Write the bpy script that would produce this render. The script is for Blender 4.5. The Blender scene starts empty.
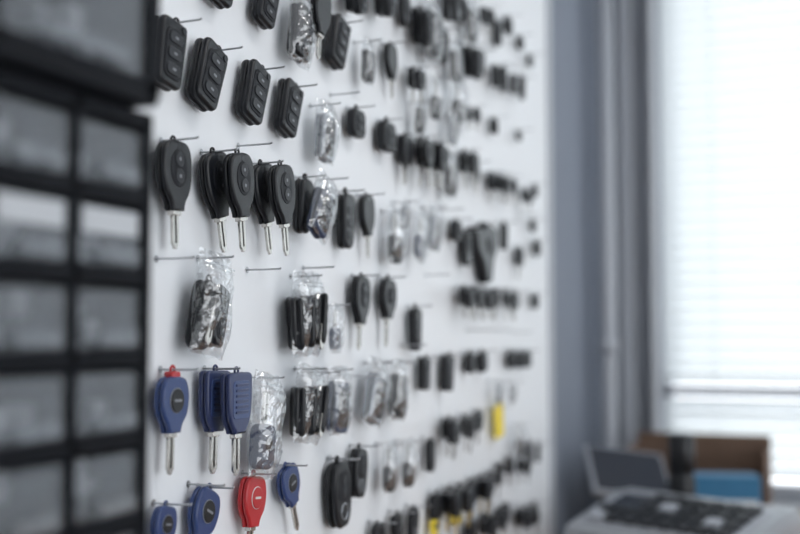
import bpy, bmesh, math, random
from mathutils import Vector, Matrix, noise
random.seed(7)
S = bpy.context.scene
COL = S.collection
# ---------------------------------------------------------------- camera
FPX = 1111.0
TH = math.atan(424/FPX); PI_ = math.atan(63/FPX)
C = Vector((0, -0.45, 1.35))
F = Vector((math.cos(TH)*math.cos(PI_), math.sin(TH)*math.cos(PI_), math.sin(PI_)))
R = Vector((math.sin(TH), -math.cos(TH), 0))
U = R.cross(F)
cam = bpy.data.cameras.new('camera'); co = bpy.data.objects.new('camera', cam); COL.objects.link(co)
m = Matrix.Identity(4)
for i in range(3):
    m[i][0] = R[i]; m[i][1] = U[i]; m[i][2] = -F[i]; m[i][3] = C[i]
co.matrix_world = m
cam.sensor_width = 36; cam.lens = 50; cam.clip_start = .02
cam.dof.use_dof = True; cam.dof.focus_distance = .89; cam.dof.aperture_fstop = 3.1
S.camera = co
def ray(x, y): return F + R*((x-400)/FPX) + U*((267-y)/FPX)
def W(x, y, Y=0.0):      # survey: point on a plane parallel to the key board
    r = ray(x, y); return C + r*((Y-C.y)/r.y)
def G(x, y, X):          # survey: point on a plane parallel to the window wall
    r = ray(x, y); return C + r*((X-C.x)/r.x)
def depth(p): return (p-C).dot(F)
# ---------------------------------------------------------------- materials
def mat(name, col, rough=.45, metal=0, noise_amt=0, nscale=40, bump=0, spec=.5, coat=0):
    mt = bpy.data.materials.new(name); mt.use_nodes = True
    nt = mt.node_tree; b = nt.nodes['Principled BSDF']
    b.inputs['Base Color'].default_value = (*col, 1); b.inputs['Roughness'].default_value = rough
    b.inputs['Metallic'].default_value = metal
    b.inputs['Specular IOR Level'].default_value = spec
    b.inputs['Coat Weight'].default_value = coat; b.inputs['Coat Roughness'].default_value = .12
    if noise_amt or bump:
        tc = nt.nodes.new('ShaderNodeTexCoord'); n = nt.nodes.new('ShaderNodeTexNoise')
        n.inputs['Scale'].default_value = nscale; n.inputs['Detail'].default_value = 4
        nt.links.new(tc.outputs['Object'], n.inputs['Vector'])
        if noise_amt:
            mx = nt.nodes.new('ShaderNodeMixRGB'); mx.blend_type = 'MIX'
            mx.inputs[1].default_value = (*[c*(1-noise_amt) for c in col], 1)
            mx.inputs[2].default_value = (*[min(1, c*(1+noise_amt)) for c in col], 1)
            nt.links.new(n.outputs['Fac'], mx.inputs[0]); nt.links.new(mx.outputs[0], b.inputs['Base Color'])
        if bump:
            bp = nt.nodes.new('ShaderNodeBump'); bp.inputs['Strength'].default_value = bump
            bp.inputs['Distance'].default_value = .001
            nt.links.new(n.outputs['Fac'], bp.inputs['Height']); nt.links.new(bp.outputs[0], b.inputs['Normal'])
    return mt
def clear(name, tint, fac_diff, fac_gloss, rough, bump=0):
    mt = bpy.data.materials.new(name); mt.use_nodes = True; nt = mt.node_tree; nt.nodes.clear()
    o = nt.nodes.new('ShaderNodeOutputMaterial'); t = nt.nodes.new('ShaderNodeBsdfTransparent')
    g = nt.nodes.new('ShaderNodeBsdfGlossy'); d = nt.nodes.new('ShaderNodeBsdfDiffuse')
    g.inputs['Roughness'].default_value = rough; d.inputs['Color'].default_value = (*tint, 1)
    t.inputs['Color'].default_value = (.96, .97, .98, 1)
    m1 = nt.nodes.new('ShaderNodeMixShader'); m2 = nt.nodes.new('ShaderNodeMixShader')
    m1.inputs[0].default_value = fac_diff
    nt.links.new(t.outputs[0], m1.inputs[1]); nt.links.new(d.outputs[0], m1.inputs[2])
    lw = nt.nodes.new('ShaderNodeLayerWeight'); lw.inputs['Blend'].default_value = .35
    mu = nt.nodes.new('ShaderNodeMath'); mu.operation = 'MULTIPLY_ADD'
    mu.inputs[1].default_value = fac_gloss; mu.inputs[2].default_value = fac_gloss*.4
    nt.links.new(lw.outputs['Facing'], mu.inputs[0]); nt.links.new(mu.outputs[0], m2.inputs[0])
    nt.links.new(m1.outputs[0], m2.inputs[1]); nt.links.new(g.outputs[0], m2.inputs[2])
    nt.links.new(m2.outputs[0], o.inputs[0])
    if bump:
        tc = nt.nodes.new('ShaderNodeTexCoord'); n = nt.nodes.new('ShaderNodeTexNoise'); n.inputs['Scale'].default_value = 80
        bp = nt.nodes.new('ShaderNodeBump'); bp.inputs['Strength'].default_value = bump; bp.inputs['Distance'].default_value = .003
        nt.links.new(tc.outputs['Object'], n.inputs['Vector'])
        nt.links.new(n.outputs['Fac'], bp.inputs['Height'])
        nt.links.new(bp.outputs[0], g.inputs['Normal']); nt.links.new(bp.outputs[0], d.inputs['Normal'])
    return mt
KM = {
 'black': mat('black_plastic', (.005, .006, .009), .36, 0, .2, 900, .12, .35, .2),
 'panel': mat('rubber_panel', (.009, .010, .014), .5, spec=.3),
 'btn': mat('button_rubber', (.018, .020, .025), .4, spec=.4),
 'icon': mat('button_print', (.22, .23, .25), .5),
 'metal': mat('nickel_blade', (.58, .56, .53), .20, 1, .15, 300, .1),
 'groove': mat('blade_groove', (.05, .045, .04), .45, .5),
 'blue': mat('blue_plastic', (.018, .044, .155), .32, 0, .12, 500, .1, .5, .25),
 'navy': mat('navy_plastic', (.020, .032, .105), .36, coat=.2),
 'red': mat('red_plastic', (.46, .011, .017), .32, coat=.3),
 'silver': mat('silver_plastic', (.38, .40, .43), .25, .5),
 'bag': clear('polythene', (.85, .88, .92), .035, .40, .09, .8),
 'yellow': mat('yellow_card', (.85, .66, .05), .6),
 'brass': mat('brass', (.62, .45, .17), .35, 1),
 'white': mat('white_print', (.6, .6, .6), .5),
 'greyblue': mat('greyblue_plastic', (.035, .05, .10), .3),
}
KL = list(KM.keys())
# ---------------------------------------------------------------- mesh tools
def rrect(w, h, r, cx=0, cz=0, n=5, wt=None):
    """rounded rectangle, optional different top width"""
    wt = w if wt is None else wt; P = []
    for (sx, sz, a0) in ((1, 1, 0), (-1, 1, 90), (-1, -1, 180), (1, -1, 270)):
        ww = wt if sz > 0 else w
        for i in range(n+1):
            a = math.radians(a0+90*i/n)
            P.append((cx+sx*(ww/2-r)+r*math.cos(a), cz+sz*(h/2-r)+r*math.sin(a)))
    return P
def prof(pts, cz=0, n=3):
    """symmetric outline from (halfwidth, z) list top->bottom, Catmull smoothed"""
    q = []
    L = [pts[0]]+list(pts)+[pts[-1]]
    for i in range(1, len(L)-2):
        p0, p1, p2, p3 = L[i-1], L[i], L[i+1], L[i+2]
        for k in range(n):
            t = k/n
            q.append(tuple(.5*((2*p1[j])+(-p0[j]+p2[j])*t+(2*p0[j]-5*p1[j]+4*p2[j]-p3[j])*t*t+(-p0[j]+3*p1[j]-3*p2[j]+p3[j])*t**3) for j in (0, 1)))
    q.append(pts[-1])
    left = [(-max(.0003, a), b+cz) for a, b in q]           # top->bottom on left
    right = [(max(.0003, a), b+cz) for a, b in reversed(q)]
    return left+right
def circ(r, cx, cz, n=16, rz=None):
    rz = rz or r
    return [(cx+r*math.cos(2*math.pi*i/n), cz+rz*math.sin(2*math.pi*i/n)) for i in range(n)]
def inset(P, b):
    n = len(P); out = []
    for i in range(n):
        a, p, c = Vector(P[i-1]), Vector(P[i]), Vector(P[(i+1) % n])
        e1 = (p-a); e2 = (c-p)
        if e1.length < 1e-7: e1 = e2
        if e2.length < 1e-7: e2 = e1
        e = e1.normalized()+e2.normalized()
        if e.length < 1e-6: e = e1
        e.normalize(); nn = Vector((e.y, -e.x))
        out.append(p-nn*b)
    return out
def slab(bm, P, yf, yb, bev, mt):
    """P = ccw outline in x,z; yf = front(-y), yb = back"""
    area = sum(P[i-1][0]*P[i][1]-P[i][0]*P[i-1][1] for i in range(len(P)))
    if area < 0: P = P[::-1]
    rings = []
    for ins, y in ((bev, yb), (bev*.3, yb-bev*.3), (0, yb-bev), (0, yf+bev), (bev*.3, yf+bev*.3), (bev, yf)):
        rings.append([bm.verts.new((p[0], y, p[1])) for p in inset(P, ins)])
    idx = KL.index(mt); n = len(P)
    for a, b in zip(rings[:-1], rings[1:]):
        for i in range(n):
            f = bm.faces.new((a[i], a[(i+1) % n], b[(i+1) % n], b[i])); f.material_index = idx; f.smooth = True
    f = bm.faces.new(rings[-1]); f.material_index = idx
    f = bm.faces.new(rings[0][::-1]); f.material_index = idx
def ring(bm, cx, cz, Rr, r, mt, y=0, n=18, k=8):
    vs = []
    for i in range(n):
        a = 2*math.pi*i/n; row = []
        for j in range(k):
            b = 2*math.pi*j/k; rr = Rr+r*math.cos(b)
            row.append(bm.verts.new((cx+rr*math.cos(a), y+r*math.sin(b), cz+rr*math.sin(a))))
        vs.append(row)
    for i in range(n):
        for j in range(k):
            f = bm.faces.new((vs[i][j], vs[(i+1) % n][j], vs[(i+1) % n][(j+1) % k], vs[i][(j+1) % k]))
            f.material_index = KL.index(mt); f.smooth = True
def blade(bm, z0, L, w=.0085, mt='metal', style=0, y=0):
    h = w/2
    if style == 0:   # laser-cut, straight with chamfered tip
        P = [(-h, z0), (h, z0), (h, z0-L+.005), (h*.3, z0-L), (-h*.3, z0-L), (-h, z0-L+.005)]
    else:            # toothed
        P = [(-h, z0), (h, z0)]; k = 7; rnd = random.Random(int(L*1e5))
        for i in range(k):
            zz = z0-.006-(L-.012)*i/k; dd = rnd.uniform(.0006, .0026)
            P += [(h, zz), (h-dd, zz-(L-.012)/k*.35), (h-dd, zz-(L-.012)/k*.6)]
        P += [(h*.9, z0-L+.005), (-h*.2, z0-L), (-h, z0-L+.005)]
    slab(bm, P, y-.0012, y+.0012, .0003, mt)
    slab(bm, rrect(w*.22, L*.80, w*.1, 0, z0-L*.45, 3), y-.00145, y+.00145, .0001, 'groove')
def sheet(bm, w, h, cz, y, amp, sd, mt='bag', nx=14, nz=22):
    V = []
    for i in range(nz+1):
        row = []
        for j in range(nx+1):
            u = j/nx*2-1; v = i/nz*2-1
            e = (1-u*u)**.5*(1-max(0, abs(v)-.1)**2)
            p = Vector((u*w*18+sd, v*h*16, sd*1.7))
            k = noise.noise(p*1.2)*.9+abs(noise.noise(p*2.6))*.9+abs(noise.noise(p*5))*.5-.4
            row.append(bm.verts.new((u*w/2*(1+.08*noise.noise(Vector((v*3, sd, 0)))), y*e+amp*k*(.35+.65*e), cz+v*h/2+.003*noise.noise(Vector((u*2, sd, 5))))))
        V.append(row)
    for i in range(nz):
        for j in range(nx):
            f = bm.faces.new((V[i][j], V[i][j+1], V[i+1][j+1], V[i+1][j])); f.material_index = KL.index(mt); f.smooth = (i*j) % 3 != 0
# ---- fob bodies; every key: x width, z height, front -y
def body_flip(bm, s=1, cz=0, c='black', y=0):
    a = rrect(.034*s, .058*s, .008*s, 0, cz, 5, .038*s)
    slab(bm, a, y-.0072*s, y-.0003*s, .0028*s, c); slab(bm, a, y+.0003*s, y+.0068*s, .0025*s, c)
    slab(bm, rrect(.033*s, .056*s, .007*s, 0, cz), y-.002*s, y+.002*s, .0001, 'panel')
    slab(bm, rrect(.027*s, .043*s, .007*s, 0, cz-.001*s), y-.0080*s, y-.006*s, .0006*s, 'panel')
    for k, zz in enumerate((.0125, -.001, -.0145)):
        slab(bm, rrect(.020*s, .0098*s, .0042*s, 0, cz+zz*s), y-.0090*s, y-.007*s, .0006*s, 'btn')
        slab(bm, rrect(.005*s, .0022*s, .0008*s, 0, cz+zz*s, 2), y-.0092*s, y-.008*s, .0001, 'icon')
    slab(bm, circ(.0035*s, .012*s, cz+.0235*s, 12), y-.0081*s, y-.006*s, .0004*s, 'btn')
def k_flip(bm):
    body_flip(bm); ring(bm, .010, .0315, .0036, .0011, 'black'); return .0645, (.010, .0315), -.029, .0355
def k_head(bm, c='black', two=True, st=0):
    P = prof([(.004, .029), (.0135, .0275), (.0195, .021), (.0212, .010), (.0205, -.003), (.0165, -.014), (.0105, -.022), (.0085, -.029)], .013)
    slab(bm, P, -.0054, -.0002, .0024, c); slab(bm, P, .0002, .0050, .0022, c)
    if two:
        slab(bm, circ(.0125, 0, .019, 20, .0155), -.0060, -.004, .0005, 'panel')
        for zz in (.0265, .0125): slab(bm, circ(.0064, 0, zz), -.0068, -.004, .0006, 'btn'); slab(bm, circ(.0017, 0, zz, 8), -.0070, -.006, .0001, 'icon')
    slab(bm, circ(.0028, 0, .037, 12), -.0056, -.004, .0003, 'icon' if not two else 'btn')
    slab(bm, rrect(.012, .006, .001, 0, -.0165, 2), -.0032, .0032, .0006, 'metal')
    blade(bm, -.016, .031, .0095, style=st)
    ring(bm, 0, .0425, .0030, .0011, c)
    return .0935, (0, .0425), -.047, .0465
def k_bluerect(bm, c='navy'):
    P = prof([(.0155, .027), (.0195, .0255), (.0210, .020), (.0208, .008), (.0198, -.006), (.0165, -.017), (.0105, -.0245), (.0095, -.027)], .015)
    slab(bm, P, -.0055, -.0002, .0022, c); slab(bm, P, .0002, .0052, .002, c)
    slab(bm, rrect(.030, .034, .005, 0, .018), -.0060, -.004, .0005, 'blue')
    for i in range(6): slab(bm, rrect(.022, .0024, .0009, 0, .031-.0048*i, 2), -.0070, -.005, .0004, c)
    slab(bm, rrect(.012, .005, .001, 0, -.014, 2), -.003, .003, .0006, 'metal')
    blade(bm, -.013, .036, .0112)
    ring(bm, 0, .0435, .003, .0011, c)
    return .096, (0, .0435), -.049, .047
def k_round(bm, c='blue', pad='black', tab=None, st=0, ic='icon'):
    P = prof([(.005, .023), (.014, .0210), (.0190, .013), (.0202, .002), (.0175, -.009), (.0110, -.017), (.0085, -.024)], .0135)
    slab(bm, P, -.0052, -.0002, .002, c); slab(bm, P, .0002, .0050, .002, c)
    slab(bm, circ(.0106, 0, .0165, 22), -.0058, -.004, .0005, ic)
    slab(bm, circ(.0100, 0, .0165, 22), -.0066, -.004, .0008, pad)
    slab(bm, rrect(.011, .0022, .001, 0, .0165, 2), -.0069, -.006, .0001, ic)
    slab(bm, rrect(.011, .005, .001, 0, -.0115, 2), -.003, .003, .0006, 'metal')
    blade(bm, -.0105, .034, .0095, style=st)
    if tab: slab(bm, rrect(.014, .006, .002, 0, .0375, 3), -.004, .004, .001, tab)
    ring(bm, 0, .0385 if not tab else .042, .003, .0011, tab or c)
    return .088, (0, .0385 if not tab else .042), -.0445, .0435
def k_stub(bm, c='black', b='metal', L=.026):
    P = rrect(.029, .033, .007, 0, .012, 5, .034)
    slab(bm, P, -.0055, .0055, .0022, c); slab(bm, rrect(.018, .016, .004, 0, .014), -.0061, -.004, .0005, 'panel')
    slab(bm, circ(.004, 0, .014, 12), -.0067, -.004, .0005, 'btn')
    blade(bm, -.003, L, .0095, b, 1); ring(bm, 0, .0305, .003, .0011, c)
    return .034+L+.003, (0, .0305), -.003-L, .0345
def k_slim(bm, c='black'):
    P = rrect(.021, .054, .009, 0, 0, 5, .026)
    slab(bm, P, -.006, -.0002, .0025, c); slab(bm, P, .0002, .006, .0025, c)
    for zz in (.010, -.002, -.014): slab(bm, rrect(.013, .008, .003, 0, zz), -.0068, -.005, .0005, 'btn')
    ring(bm, 0, .0295, .003, .0011, c); return .0605, (0, .0295), -.027, .0335
def k_oval(bm, c='black'):
    P = prof([(.005, .031), (.0125, .029), (.0175, .020), (.0190, .006), (.0178, -.010), (.0155, -.022), (.009, -.030), (.004, -.031)])
    slab(bm, P, -.0065, -.0002, .0025, c); slab(bm, P, .0002, .0065, .0025, c)
    slab(bm, prof([(.004, .022), (.011, .018), (.0128, .006), (.0115, -.003), (.004, -.006)]), -.0071, -.005, .0005, 'panel')
    for zz in (.014, .003): slab(bm, circ(.0055, 0, zz, 14), -.0079, -.005, .0006, 'btn')
    ring(bm, 0, -.016, .0075, .0008, 'silver', -.0063)
    ring(bm, 0, .0335, .003, .0011, c); return .0685, (0, .0335), -.031, .0375
def k_sq(bm, c='black'):
    slab(bm, rrect(.035, .033, .009), -.006, .006, .003, c)
    slab(bm, rrect(.024, .022, .005), -.0067, -.005, .0005, 'panel')
    for zz in (.005, -.005): slab(bm, rrect(.016, .007, .003, 0, zz), -.0075, -.005, .0005, 'btn')
    ring(bm, 0, .019, .003, .0011, c); return .0395, (0, .019), -.0165, .023
def k_shield(bm):
    P = [(-.044, .034), (-.010, .028), (.008, .036), (.042, .024), (.044, .002), (.026, -.012), (.013, -.036), (-.007, -.036), (-.018, -.012), (-.038, .006)]
    slab(bm, P[::-1], -.007, .007, .003, 'black'); slab(bm, circ(.010, .004, .008, 16), -.008, -.006, .0006, 'panel')
    ring(bm, 0, .034, .003, .0011, 'black'); return .074, (0, .034), -.036, .038
def k_tag(bm):
    slab(bm, rrect(.046, .048, .002), -.0006, .0006, .0002, 'yellow'); ring(bm, 0, .021, .0025, .0006, 'metal')
    return .048, (0, .021), -.024, .024
def merge(bm, fn, mt):
    sub = bmesh.new(); fn(sub); sub.transform(mt); me = bpy.data.meshes.new('t'); sub.to_mesh(me); bm.from_mesh(me); sub.free(); bpy.data.meshes.remove(me)
def k_bag(bm, inner='flip', c='black', sd=1., w=.046, h=.082, n=1):
    T = Matrix.Translation; RY = lambda a: Matrix.Rotation(math.radians(a), 4, 'Y'); RZ = lambda a: Matrix.Rotation(math.radians(a), 4, 'Z')
    if inner == 'blade':
        P = rrect(.028, .038, .010, 0, -.018, 5, .030)
        slab(bm, P, -.006, .006, .0025, c); slab(bm, circ(.006, 0, -.016, 14), -.0068, -.005, .0005, 'btn'); blade(bm, .028, .028, .009, 'metal', 1)
    elif inner == 'many':
        for k in range(3):
            merge(bm, lambda s: body_flip(s, .86, 0, c), T((-.015+.015*k, -.005*k+.004, -.009+.002*k)) @ RY(-6+6*k) @ RZ(35))
        merge(bm, lambda s: blade(s, .012, .040, .008), T((.008, -.0145, -.006)) @ RY(12))
    elif inner == 'slim2':
        merge(bm, lambda s: k_slim(s, c), T((-.010, .002, -.012)) @ RY(10) @ Matrix.Scale(1.15, 4))
        merge(bm, lambda s: body_flip(s, .92, 0, c), T((.005, -.003, -.010)) @ RY(4) @ RZ(15))
        merge(bm, lambda s: blade(s, .016, .046, .008), T((-.010, -.010, -.010)) @ RY(14))
    else:
        merge(bm, lambda s: body_flip(s, .98, 0, c), T((0, 0, -.008)) @ RY(6))
    sheet(bm, w, h, 0, -.0145, .0050, sd); sheet(bm, w, h, 0, .0085, .0020, sd+9)
    slab(bm, rrect(w*.96, .0016, .0005, 0, h/2-.010, 2), -.0055, -.0045, .0002, 'bag')
    slab(bm, rrect(w*.96, .0016, .0005, 0, h/2-.0135, 2), -.0055, -.0045, .0002, 'bag')
    return h, (0, h/2-.004), -h/2, h/2
KINDS = {
 'flip': (k_flip, 'flip_key_fob'), 'head': (k_head, 'car_key'), 'headb': (lambda b: k_head(b, 'black', False, 1), 'car_key'),
 'navy': (k_bluerect, 'blue_car_key'), 'blue': (k_round, 'blue_car_key'),
 'bluetab': (lambda b: k_round(b, 'blue', 'black', 'red'), 'blue_car_key'),
 'rnd': (lambda b: k_round(b, 'black', 'panel', None, 1, 'btn'), 'car_key'),
 'red': (lambda b: k_round(b, 'red', 'red', None, 1, 'white'), 'red_car_key'),
 'stub': (k_stub, 'transponder_key'), 'stubb': (lambda b: k_stub(b, 'black', 'brass'), 'transponder_key'),
 'stuby': (lambda b: k_stub(b, 'yellow', 'brass', .03), 'yellow_headed_key'),
 'slim': (k_slim, 'slim_key_fob'), 'oval': (k_oval, 'oval_key_fob'), 'sq': (k_sq, 'square_key_fob'), 'shield': (k_shield, 'folded_key_case'),
 'tag': (k_tag, 'yellow_price_tag'),
 'bag': (lambda b: k_bag(b, 'flip', 'black', 1.3), 'bagged_key_fob'), 'bagmany': (lambda b: k_bag(b, 'many', 'black', 4.1, .058, .080), 'bagged_key_fob_set'),
 'bagslim': (lambda b: k_bag(b, 'slim2', 'black', 2.2, .056, .092), 'bagged_key_fob_set'),
 'bagblade': (lambda b: k_bag(b, 'blade', 'greyblue', 6.6, .046, .088), 'bagged_car_key'),
 'bagblue': (lambda b: k_bag(b, 'flip', 'greyblue', 7.9, .050, .076), 'bagged_key_fob'),
 'bagsil': (lambda b: k_bag(b, 'flip', 'silver', 3.7, .050, .076), 'bagged_silver_key_fob'),
 'bagsq': (lambda b: k_bag(b, 'blade', 'black', 5.2, .044, .075), 'bagged_car_key'),
}
CACHE = {}
hooks = bmesh.new()
def hook(X, Z, L=.034, r=.0008):
    n = 8; rr = []
    for (y, q, dz) in ((-.0004, 1, 0), (-L*.5, 1, 0), (-L*.93, 1, .0003), (-L*.985, 1.25, .0008), (-L, .5, .001)):
        rr.append([hooks.verts.new((X+r*q*math.cos(2*math.pi*i/n), y, Z+dz+r*q*math.sin(2*math.pi*i/n))) for i in range(n)])
    for a, b in zip(rr[:-1], rr[1:]):
        for i in range(n): hooks.faces.new((a[i], a[(i+1) % n], b[(i+1) % n], b[i])).smooth = True
    hooks.faces.new(rr[-1])
    base = [hooks.verts.new((X+.0028*math.cos(2*math.pi*i/12), -.0004, Z+.0028*math.sin(2*math.pi*i/12))) for i in range(12)]
    hooks.faces.new(base)
def put(kind, x, y, hpx, roll=0, off=.0105, yaw=0, hk=True, sx=1.0):
    """hang one item; (x,y,h) = its surveyed centre and height"""
    fn, nm = KINDS[kind]
    if kind.startswith('bag') and off < .014: off = .016
    if kind not in CACHE:
        bm = bmesh.new(); inf = fn(bm)
        me = bpy.data.meshes.new(nm); bmesh.ops.recalc_face_normals(bm, faces=[f for f in bm.faces if KL[f.material_index] != 'bag'])
        bm.to_mesh(me); bm.free()
        for k in KL: me.materials.append(KM[k])
        CACHE[kind] = (me, inf)
    me, (H, hole, zb, zt) = CACHE[kind]
    p = W(x, y, -off); s = hpx*depth(p)/FPX/H
    o = bpy.data.objects.new(nm, me); COL.objects.link(o)
    M = Matrix.Rotation(math.radians(roll), 4, 'Y') @ Matrix.Rotation(math.radians(yaw), 4, 'Z')
    cloc = M @ Vector((0, 0, (zb+zt)/2*s))
    o.matrix_world = Matrix.Translation(p-cloc) @ M @ Matrix.Diagonal((s*sx, s, s, 1))
    if hk:
        h = o.matrix_world @ Vector((hole[0], 0, hole[1])); hook(h.x, h.z, max(.032, off+.012))
    return o
# ------------------------------------------------ the hanging stock, row by row
P2 = .026
rows = [
 ('flip', 167, 50, 78, 8), ('flip', 222, -26, 66, 14), ('flip', 266, -2, 60, 16), ('bag', 301, 26, 80, 6), ('headb', 320, 22, 78, 6, P2), ('flip', 337, 40, 58, 18),
 ('flip', 207, 72, 76, 20), ('flip', 253, 90, 68, 18), ('flip', 288, 106, 62, 18), ('bagsil', 325, 132, 62, 2), ('sq', 356, 121, 34, 0), ('sq', 386, 134, 36, 0),
 ('head', 174, 192, 114, -3), ('head', 218, 200, 106, -14, .010), ('head', 240, 200, 104, -8, P2, 0, False), ('head', 265, 207, 96, -14, .010), ('head', 283, 208, 96, -10, P2, 0, False),
 ('slim', 303, 203, 62, 8), ('bagblue', 322, 207, 66, 24, P2, 0, False), ('slim', 345, 218, 62, 0), ('headb', 367, 225, 66, -6),
 ('bagslim', 211, 304, 104, 10), ('bagmany', 306, 314, 84, 0), ('bagblade', 335, 328, 50, 0), ('head', 360, 311, 78, 4), ('rnd', 387, 310, 74, 4), ('slim', 415, 327, 48, 0),
 ('bluetab', 171, 421, 106, 2), ('navy', 214, 419, 108, 2, .010), ('navy', 236, 421, 108, 0, P2, 0, False), ('bagblade', 264, 425, 104, 8), ('bagmany', 308, 404, 78, 8), ('bagblue', 338, 400, 68, 0),
 ('bagsil', 375, 392, 66, 16), ('bag', 398, 390, 62, 6), ('flip', 424, 372, 36, 4), ('flip', 447, 371, 40, 6),
 ('blue', 162, 540, 80, 10), ('blue', 199, 530, 100, 26), ('red', 251, 516, 94, 6), ('blue', 291, 496, 78, -22), ('oval', 338, 491, 72, -5), ('oval', 358, 470, 54, 6),
 ('bagsq', 389, 467, 50, 0), ('bagsq', 408, 463, 48, 0), ('slim', 430, 454, 36, 0),
]
for r_ in rows: put(*r_)
far = [
 ('bag', 368, 62, 46), ('headb', 391, 70, 58), ('stub', 413, 84, 38), ('flip', 381, -2, 36), ('oval', 404, 8, 38), ('flip', 419, 24, 40), ('bag', 432, 30, 66), ('slim', 443, 45, 40), ('bag', 455, 62, 44),
 ('bagsq', 436, 97, 46), ('bagsq', 458, 100, 46), ('flip', 352, -8, 40), ('sq', 462, 8, 28), ('oval', 448, 4, 34), ('bag', 471, 22, 46), ('stub', 484, 20, 30), ('flip', 497, 32, 28), ('sq', 508, 24, 20), ('flip', 469, 60, 34), ('sq', 520, 42, 16),
 ('slim', 481, 62, 28), ('flip', 495, 75, 24), ('oval', 503, 79, 26), ('flip', 513, 83, 22), ('slim', 522, 88, 24), ('sq', 530, 60, 14), ('sq', 494, 125, 18), ('sq', 519, 135, 12), ('stub', 469, 118, 26),
 ('stub', 405, 158, 54), ('rnd', 421, 160, 54), ('stub', 435, 164, 50), ('bag', 450, 176, 46), ('stub', 465, 168, 40), ('rnd', 476, 178, 36), ('stub', 491, 186, 32), ('stub', 499, 187, 30), ('rnd', 508, 190, 30), ('stub', 524, 199, 24),
 ('bagsq', 395, 236, 56), ('bagblade', 420, 236, 52), ('bagsil', 434, 228, 46), ('sq', 456, 229, 24), ('oval', 466, 247, 38), ('shield', 483, 252, 62), ('stub', 519, 262, 34), ('sq', 537, 247, 18), ('slim', 504, 235, 30),
 ('stub', 464, 301, 34), ('rnd', 474, 302, 36), ('stub', 484, 303, 32), ('stub', 495, 303, 32), ('rnd', 505, 304, 32), ('stub', 515, 305, 30), ('sq', 535, 300, 17),
 ('sq', 470, 361, 24), ('sq', 482, 360, 24), ('sq', 511, 358, 20), ('sq', 520, 358, 20), ('sq', 527, 358, 19), ('stub', 448, 436, 42), ('rnd', 465, 432, 40), ('stub', 478, 426, 36), ('tag', 499, 421, 33),
 ('bagsq', 520, 440, 34), ('slim', 529, 452, 26), ('slim', 538, 452, 20), ('bagsil', 512, 392, 22), ('bagsil', 498, 392, 24),
 ('headb', 378, 548, 56), ('flip', 396, 527, 32), ('oval', 413, 522, 36), ('stubb', 436, 514, 48), ('stubb', 448, 508, 46), ('stuby', 456, 520, 44), ('stubb', 460, 503, 44), ('stubb', 472, 498, 42), ('stubb', 481, 493, 40),
 ('stub', 490, 488, 38), ('rnd', 499, 480, 38), ('stub', 470, 538, 40), ('stubb', 484, 530, 38), ('rnd', 497, 524, 36), ('stub', 509, 470, 30), ('stub', 519, 522, 32), ('stub', 527, 518, 30), ('rnd', 534, 514, 28), ('stub', 520, 470, 26), ('stubb', 505, 518, 34),
 ('bagsil', 452, 128, 34), ('bag', 420, 118, 36), ('sq', 535, 190, 14), ('sq', 533, 225, 14), ('bagsil', 405, 215, 30), ('stuby', 434, 532, 30),
]
for r_ in far:
    rl = random.uniform(-10, 10); put(*r_, roll=rl)
    if r_[0] in ('stub', 'rnd', 'flip', 'stubb', 'oval') and random.random() < .6:
        put(r_[0], r_[1]+random.uniform(6, 9), r_[2]+random.uniform(1, 3), r_[3]*.97, rl+random.uniform(-14, 14), P2, 0, False)
for (x, y) in ((156, 259), (247, 270), (310, 372), (188, 484), (350, 376), (330, 95), (238, 146), (303, 268), (440, 210), (318, 180), (520, 215), (425, 275), (330, 458), (400, 345), (466, 330), (490, 330), (512, 332)):
    p = W(x, y, 0); hook(p.x, p.z, .032)
me = bpy.data.meshes.new('peg_hooks'); hooks.to_mesh(me); hooks.free()
me.materials.append(mat('hook_steel', (.48, .49, .51), .3, 1))
COL.objects.link(bpy.data.objects.new('peg_hooks', me))
# ---------------------------------------------------------------- generic parts
def mk(name, bm, mts, parent=None, loc=(0, 0, 0), rot=(0, 0, 0)):
    me = bpy.data.meshes.new(name); bmesh.ops.recalc_face_normals(bm, faces=bm.faces); bm.to_mesh(me); bm.free()
    for q in (mts if isinstance(mts, (list, tuple)) else [mts]): me.materials.append(q)
    o = bpy.data.objects.new(name, me); COL.objects.link(o); o.location = loc; o.rotation_euler = rot
    if parent: o.parent = parent
    return o
def addbox(bm, x0, x1, y0, y1, z0, z1, mi=0, bev=0):
    r = bmesh.ops.create_cube(bm, size=1)
    bmesh.ops.transform(bm, matrix=Matrix.Translation(((x0+x1)/2, (y0+y1)/2, (z0+z1)/2)) @ Matrix.Diagonal((abs(x1-x0), abs(y1-y0), abs(z1-z0), 1)), verts=r['verts'])
    fs = set(f for v in r['verts'] for f in v.link_faces)
    for f in fs: f.material_index = mi
    if bev:
        es = set(e for v in r['verts'] for e in v.link_edges)
        rr = bmesh.ops.bevel(bm, geom=list(es), offset=bev, segments=3, affect='EDGES', profile=.5)
        for f in rr['faces']: f.material_index = mi; f.smooth = True
def box(name, x0, x1, y0, y1, z0, z1, mt, bev=0, parent=None):
    bm = bmesh.new(); addbox(bm, x0, x1, y0, y1, z0, z1, 0, bev); return mk(name, bm, mt, parent)
def cyl(bm, x, y, z0, z1, r, n=24, mi=0, r2=None):
    q = bmesh.ops.create_cone(bm, cap_ends=True, segments=n, radius1=r, radius2=r2 if r2 is not None else r, depth=z1-z0)
    bmesh.ops.translate(bm, verts=q['verts'], vec=(x, y, (z0+z1)/2))
    for v in q['verts']:
        for f in v.link_faces: f.material_index = mi; f.smooth = len(f.verts) == 4
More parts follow.
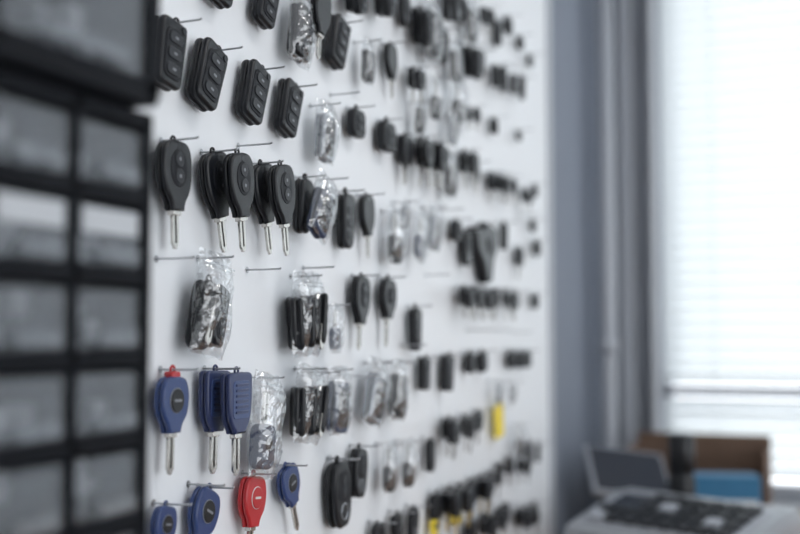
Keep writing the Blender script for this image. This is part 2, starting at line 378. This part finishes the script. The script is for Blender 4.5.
def lathe(bm, PR, N=28, mi=0):
    vv = []
    for p in PR:
        vv.append([bm.verts.new((p[0]*math.cos(2*math.pi*i/N), p[0]*math.sin(2*math.pi*i/N), p[1])) for i in range(N)])
    for u1, u2 in zip(vv[:-1], vv[1:]):
        for i in range(N):
            f = bm.faces.new((u1[i], u1[(i+1) % N], u2[(i+1) % N], u2[i])); f.smooth = True; f.material_index = mi
    bm.faces.new(vv[0][::-1]); bm.faces.new(vv[-1])
def empty(name, loc=(0, 0, 0), rz=0):
    e = bpy.data.objects.new(name, None); COL.objects.link(e); e.location = loc; e.rotation_euler = (0, 0, rz); return e
# ---------------------------------------------------------------- room
m_board = mat('white_laminate', (.80, .82, .85), .38, 0, .015, 6, .05)
m_slate = mat('slate_wall_paint', (.19, .215, .265), .7, 0, .06, 5)
m_grey = mat('grey_wall_paint', (.33, .35, .385), .7, 0, .05, 4)
m_trim = mat('grey_trim_paint', (.44, .465, .51), .5)
m_frame = mat('window_frame_paint', (.50, .52, .55), .5)
m_floor = mat('floor_vinyl', (.30, .29, .28), .5, 0, .15, 8)
m_ceil = mat('ceiling_paint', (.82, .83, .84), .8, 0, .02, 10)
XE = W(548, 300, 0).x; XB = XE+.62
box('key_display_board', -.9, XE, .0, .018, .001, 2.35, m_board, .0015)
box('wall_left', -1.2, XB, .019, .15, 0, 2.6, m_slate)
box('floor', -1.2, XB+.15, -2.75, .15, -.05, 0, m_floor)
box('ceiling', -1.2, XB+.15, -2.75, .15, 2.6, 2.66, m_ceil)
yL = G(657, 300, XB).y; zS = G(700, 498, XB).z; yR = yL-1.25; zT = 2.3
bm = bmesh.new()
addbox(bm, XB, XB+.15, yL, .15, 0, 2.6); addbox(bm, XB, XB+.15, -2.6, yR, 0, 2.6)
addbox(bm, XB, XB+.15, yR, yL, 0, zS); addbox(bm, XB, XB+.15, yR, yL, zT, 2.6)
mk('wall_back', bm, m_grey)
# opposite wall with an unseen window added to let light in, and the wall behind the photographer
bm = bmesh.new(); wa, wb, wz0, wz1 = -.9, 1.9, .75, 2.45
addbox(bm, -1.2, wa, -2.75, -2.6, 0, 2.6); addbox(bm, wb, XB+.15, -2.75, -2.6, 0, 2.6)
addbox(bm, wa, wb, -2.75, -2.6, 0, wz0); addbox(bm, wa, wb, -2.75, -2.6, wz1, 2.6)
mk('wall_right', bm, m_ceil)
w2 = empty('added_fill_window')
for k in range(4):
    xx = wa+(wb-wa-.04)*k/3; box('post_%d' % k, xx, xx+.04, -2.70, -2.65, wz0, wz1, m_frame, .003, w2)
box('rail_top', wa, wb, -2.70, -2.65, wz1-.04, wz1, m_frame, 0, w2); box('rail_bottom', wa, wb, -2.70, -2.65, wz0, wz0+.04, m_frame, 0, w2)
box('wall_front', -1.3, -1.2, -2.75, .15, 0, 2.6, m_ceil)
# vertical trims and pipe in the corner
bm = bmesh.new(); px_ = XB-.17; cyl(bm, px_, -.022, 0, 2.6, .018)
for z in (.5, 1.3, 2.1): cyl(bm, px_, -.022, z, z+.03, .0215)
mk('heating_pipe', bm, m_trim)
box('trim_1', XE+.001, XE+.03, -.004, .018, 0, 2.6, m_trim, .002)
box('trim_2', XB-.018, XB-.001, yL+.05, yL+.08, 0, 2.6, m_trim, .003)
box('trim_3', XB-.03, XB-.001, yL, yL+.012, zS, 2.6, m_frame, .003)
# window with frame and venetian blinds
win = empty('window_1')
zM = G(700, 392, XB).z
for nm, a in (('jamb_l', (yL-.022, yL, zS, zT)), ('jamb_r', (yR, yR+.04, zS, zT)), ('sill_rail', (yR, yL, zS, zS+.03)), ('head_rail', (yR, yL, zT-.04, zT)), ('mullion', (yR, yL, zM-.014, zM+.004))):
    box(nm, XB+.06, XB+.11, a[0], a[1], a[2], a[3], m_frame, .003, win)
mb = bpy.data.materials.new('blind_slat'); mb.use_nodes = True; nt = mb.node_tree; nt.nodes.clear()
o_ = nt.nodes.new('ShaderNodeOutputMaterial'); d_ = nt.nodes.new('ShaderNodeBsdfDiffuse'); t_ = nt.nodes.new('ShaderNodeBsdfTranslucent'); x_ = nt.nodes.new('ShaderNodeMixShader')
d_.inputs[0].default_value = (.81, .85, .87, 1); t_.inputs[0].default_value = (.84, .89, .90, 1); x_.inputs[0].default_value = .25
nt.links.new(d_.outputs[0], x_.inputs[1]); nt.links.new(t_.outputs[0], x_.inputs[2]); nt.links.new(x_.outputs[0], o_.inputs[0])
def blind(name, za, zb):
    e = empty(name); bm = bmesh.new(); z = zb; w = .0155; tilt = math.radians(-67)
    xs = XB+.035
    while z > za:
        pts = []
        for k in range(5):
            u = (k/4*2-1); pts.append((xs+u*w*math.cos(tilt)-.003*(1-u*u)*math.sin(tilt), z+u*w*math.sin(tilt)+.003*(1-u*u)*math.cos(tilt)))
        A = [bm.verts.new((p[0], yL-.010, p[1])) for p in pts]; B = [bm.verts.new((p[0], yR+.01, p[1])) for p in pts]
        for k in range(4): bm.faces.new((A[k], A[k+1], B[k+1], B[k])).smooth = True
        z -= .0285
    mk('slats', bm, mb, e)
    box('bottom_rail', xs-.012, xs+.012, yR+.01, yL-.010, za-.018, za-.002, m_trim, .003, e)
    bm = bmesh.new()
    for yy in (yL-.12, (yL+yR)/2, yR+.12): cyl(bm, xs, yy, za-.005, zb+.02, .0008, 6)
    mk('ladder_cords', bm, m_frame, e)
    return e
blind('venetian_blind', zM+.014, zT-.03)
blind('venetian_blind', zS+.035, zM-.03)
box('window_sill', XB-.05, XB+.06, yR, yL, zS-.025, zS-.0005, m_frame, .004)
# ---------------------------------------------------------------- counter
zC = 1.35-.375
m_wood = mat('counter_wood', (.32, .20, .13), .45, 0, .25, 14)
cn = empty('wooden_counter')
bm = bmesh.new(); addbox(bm, .9, px_-.03, -1.25, -.002, zC-.035, zC); addbox(bm, px_-.03, XB-.055, -1.25, -.05, zC-.035, zC)
mk('top', bm, m_wood, cn)
box('carcass', .95, px_-.05, -1.18, -.06, .06, zC-.035, m_grey, 0, cn)
for i in range(3):
    box('door_%d' % (i+1), .932, .95, -1.17+.37*i, -.81+.37*i, .1, zC-.06, m_trim, .003, cn)
box('plinth', 1.0, px_-.05, -1.14, -.06, .0, .06, m_slate, 0, cn)
# cardboard carton
m_card = mat('cardboard', (.17, .108, .076), .8, 0, .12, 20)
bx = empty('cardboard_box')
a = G(628, 470, XB-.24); b_ = G(768, 470, XB-.24); zb_ = G(690, 434, XB-.12).z
x0, x1, y1, y0 = XB-.30, XB-.10, a.y, b_.y
t = .005
box('wall_front', x0, x0+t, y0, y1, zC+.001, zb_-.07, m_card, 0, bx); box('wall_rear', x1-t, x1, y0, y1, zC+.001, zb_, m_card, 0, bx)
box('wall_side_a', x0, x1, y0, y0+t, zC+.001, zb_-.02, m_card, 0, bx); box('wall_side_b', x0, x1, y1-t, y1, zC+.001, zb_-.02, m_card, 0, bx)
box('base', x0, x1, y0, y1, zC+.001, zC+.006, m_card, 0, bx)
bm = bmesh.new(); addbox(bm, -.09, 0, y0+.01, y1-.01, -.002, .002)
mk('flap_front', bm, m_card, bx, (x0, 0, zb_-.072), (0, math.radians(-60), 0))
# blue package
m_bl = mat('blue_carton', (.035, .17, .32), .5, 0, .1, 30)
q = G(724, 500, XB-.38); bp = empty('blue_product_box', (q.x, q.y, zC+.001), math.radians(12))
zq = G(722, 477, XB-.42).z-zC
box('carton', -.04, .03, -.060, .058, 0, zq, m_bl, .002, bp)
box('label', -.0415, -.0402, -.055, .03, zq*.40, zq*.62, KM['white'], 0, bp)
# black bottle standing in front of the carton
XQ = XB-.56
q = G(682, 500, XQ); hh = G(682, 434, XQ).z-zC
bm = bmesh.new(); lathe(bm, [(.021, 0), (.0235, .004), (.0235, hh*.58), (.0215, hh*.64), (.0190, hh*.66), (.0225, hh*.68), (.0225, hh*.985), (.020, hh)])
mk('black_bottle', bm, KM['black'], None, (q.x, q.y, zC+.0005))
# key programming machine: grey sloping console, dark keypad and small display
m_body = mat('console_plastic', (.38, .40, .43), .3, .25); m_key = mat('console_key', (.015, .017, .022), .4); m_scr = mat('dark_screen', (.03, .036, .05), .15)
cr = empty('key_programming_machine', (1.775, -.235, zC+.001), math.radians(-116))
w, dpt = .31, .20
bm = bmesh.new(); prf = [(-dpt/2+.01, .0), (-dpt/2, .050), (-dpt/2+.012, .068), (dpt/2-.05, .106), (dpt/2-.02, .110), (dpt/2, .095), (dpt/2, 0)]
A = [bm.verts.new((-w/2, p[0], p[1])) for p in prf]; B = [bm.verts.new((w/2, p[0], p[1])) for p in prf]
bm.faces.new(A); bm.faces.new(B[::-1])
for i in range(len(prf)): j = (i+1) % len(prf); bm.faces.new((A[i], B[i], B[j], A[j]))
bmesh.ops.bevel(bm, geom=list(bm.edges), offset=.012, segments=5, affect='EDGES', profile=.5)
for f in bm.faces: f.smooth = True
mk('body', bm, m_body, cr)
sl = math.atan2(.038, dpt-.062)
yk, zk = -.018, .0876
bm = bmesh.new(); addbox(bm, -w/2+.022, w/2-.022, -.060, .060, -.002, .003, 0, .001)
mk('key_bed', bm, m_trim, cr, (0, yk, zk), (sl, 0, 0))
bm = bmesh.new()
for i in range(8):
    for j in range(4):
        if i < 2 and j > 1: continue
        addbox(bm, -w/2+.032+.0315*i, -w/2+.058+.0315*i, -.055+.029*j, -.033+.029*j, .003, .011, 1 if (i*7+j*3) % 9 == 0 else 0, .002)
addbox(bm, -w/2+.032, -w/2+.088, .004, .052, .003, .006, 2, .001)
mk('keys', bm, [m_key, m_trim, m_scr], cr, (0, yk, zk), (sl, 0, 0))
# tilted monitor further back
ps = G(628, 472, XB-.42)
dm = empty('tilted_monitor', (ps.x, ps.y, zC+.001), math.radians(-55))
bm = bmesh.new(); cyl(bm, 0, 0, 0, .012, .055, 28); cyl(bm, 0, .0, .012, .06, .012, 16); mk('stand', bm, m_body, dm)
bm = bmesh.new(); addbox(bm, -.080, .080, -.006, .008, -.052, .055, 0, .004); addbox(bm, -.074, .074, -.008, -.005, -.045, .049, 1)
mk('display', bm, [m_trim, m_scr], dm, (0, 0, .105), (math.radians(-42), math.radians(8), 0))
# ---------------------------------------------------------------- drawer cabinets
m_cab = mat('cabinet_black_plastic', (.004, .005, .008), .6, 0, .1, 60, .1, .15)
m_dr = clear('clear_drawer_plastic', (.42, .45, .48), .20, .16, .10)
m_lab = mat('paper_label', (.50, .52, .55), .7); m_cont = mat('small_parts_dark', (.02, .023, .03), .4, .3, .6, 120); m_con2 = mat('small_parts_nickel', (.60, .60, .62), .35, .7)
YF = -.14
def cabinet(name, xr, ztop, ncol, nrow, pw, ph, yf, labels=(), bt=.0042):
    e = empty(name); xl = xr-ncol*pw-.006; zbot = ztop-nrow*ph-.006
    bm = bmesh.new()
    addbox(bm, xl, xr, -.006, -.0015, zbot, ztop)
    for i in range(ncol+1):
        xx = xl+.003+i*pw; addbox(bm, xx-bt*(1.0 if i in (0, ncol) else .7), xx+bt*(.8 if i in (0, ncol) else .7), yf, -.004, zbot, ztop, 0, .0006)
    for j in range(nrow+1):
        zz = zbot+.003+j*ph; addbox(bm, xl, xr, yf, -.004, zz-bt, zz+bt, 0, .0008)
    mk('frame', bm, m_cab, e)
    bd = bmesh.new(); bl = bmesh.new(); bc = bmesh.new()
    for i in range(ncol):
        for j in range(nrow):
            a0 = xl+.003+i*pw+bt*.7+.0006; a1 = xl+.003+(i+1)*pw-bt*.7-.0006; z0 = zbot+.003+j*ph+bt+.0006; z1 = z0+ph-2*bt-.0012; y = yf+.004
            addbox(bd, a0, a1, y-.0018, y, z0, z1-.002, 0, .0006)
            addbox(bd, a0+.001, a0+.0022, y, -.02, z0, z1-.003); addbox(bd, a1-.0022, a1-.001, y, -.02, z0, z1-.003)
            addbox(bd, a0+.001, a1-.001, y, -.02, z0, z0+.0012)
            mx_ = (a0+a1)/2; hw = (a1-a0)*.28
            addbox(bd, mx_-hw, mx_+hw, y-.009, y-.0018, z0+.001, z0+.0028, 0, .0005)
            addbox(bd, mx_-hw, mx_+hw, y-.009, y-.0075, z0+.001, z0+.008, 0, .0005)
            rr = nrow-1-j
            if (rr, ncol-1-i) in labels: addbox(bl, a0+.003, a1-.003, y-.0024, y-.0019, z0+(z1-z0)*.50, z1-.003)
            rnd = random.Random(i*31+j*7)
            for k in range(14):
                s_ = rnd.uniform(.006, .011); cx = rnd.uniform(a0+.010, a1-.010); cy = yf+.012+rnd.uniform(0, .025); zz0 = z0+.002+rnd.choice((0, 0, .007, .012))*(1 if rnd.random() < .8 else .5)
                addbox(bc, cx-s_*.5, cx+s_*.5, cy-s_*.5, cy+s_, zz0, zz0+s_*1.2, 1 if rnd.random() < .45 else 0, .0015)
    mk('drawers', bd, m_dr, e); mk('labels', bl, m_lab, e); mk('small_parts', bc, [m_cont, m_con2], e)
    return e
pE = W(152, 200, YF); z1_ = W(150, 200, YF).z; z2_ = W(150, 515, YF).z; ph = (z1_-z2_)/4
ztop = z1_+ph+.003
cabinet('small_parts_drawer_cabinet', pE.x, ztop, 4, 9, .0560, ph, YF, {(1, 0), (1, 1), (1, 2), (6, 1)})
pE2 = W(158, 60, YF-.008)
cabinet('large_parts_drawer_cabinet', pE2.x, ztop+.006+3*.062+.006, 2, 3, .112, .062, YF-.008, (), .006)
# ---------------------------------------------------------------- light
w_ = bpy.data.worlds.new('daylight'); S.world = w_; w_.use_nodes = True
bg = w_.node_tree.nodes['Background']; bg.inputs[0].default_value = (.93, .965, 1.0, 1); bg.inputs[1].default_value = 2.95
sn = bpy.data.lights.new('sun', 'SUN'); sn.energy = 2.0; sn.angle = math.radians(6); sn.color = (1, .97, .93)
so = bpy.data.objects.new('sun', sn); COL.objects.link(so)
so.rotation_euler = Vector((-1, -.35, -.75)).to_track_quat('-Z', 'Y').to_euler()
lp = empty('added_ceiling_fill', (1.0, -1.1, 2.56))  # unseen ceiling fixture and area light, added to brighten the room
bm = bmesh.new(); addbox(bm, -.6, .6, -.15, .15, 0, .035, 0, .004); mk('fill_housing', bm, m_ceil, lp)
al = bpy.data.lights.new('fill_light', 'AREA'); al.shape = 'RECTANGLE'; al.size = 1.1; al.size_y = .26; al.energy = 8; al.color = (1, .99, .97)
ao = bpy.data.objects.new('fill_light', al); COL.objects.link(ao); ao.parent = lp; ao.location = (0, 0, -.01)
S.view_settings.view_transform = 'Standard'
S.view_settings.look = 'None'
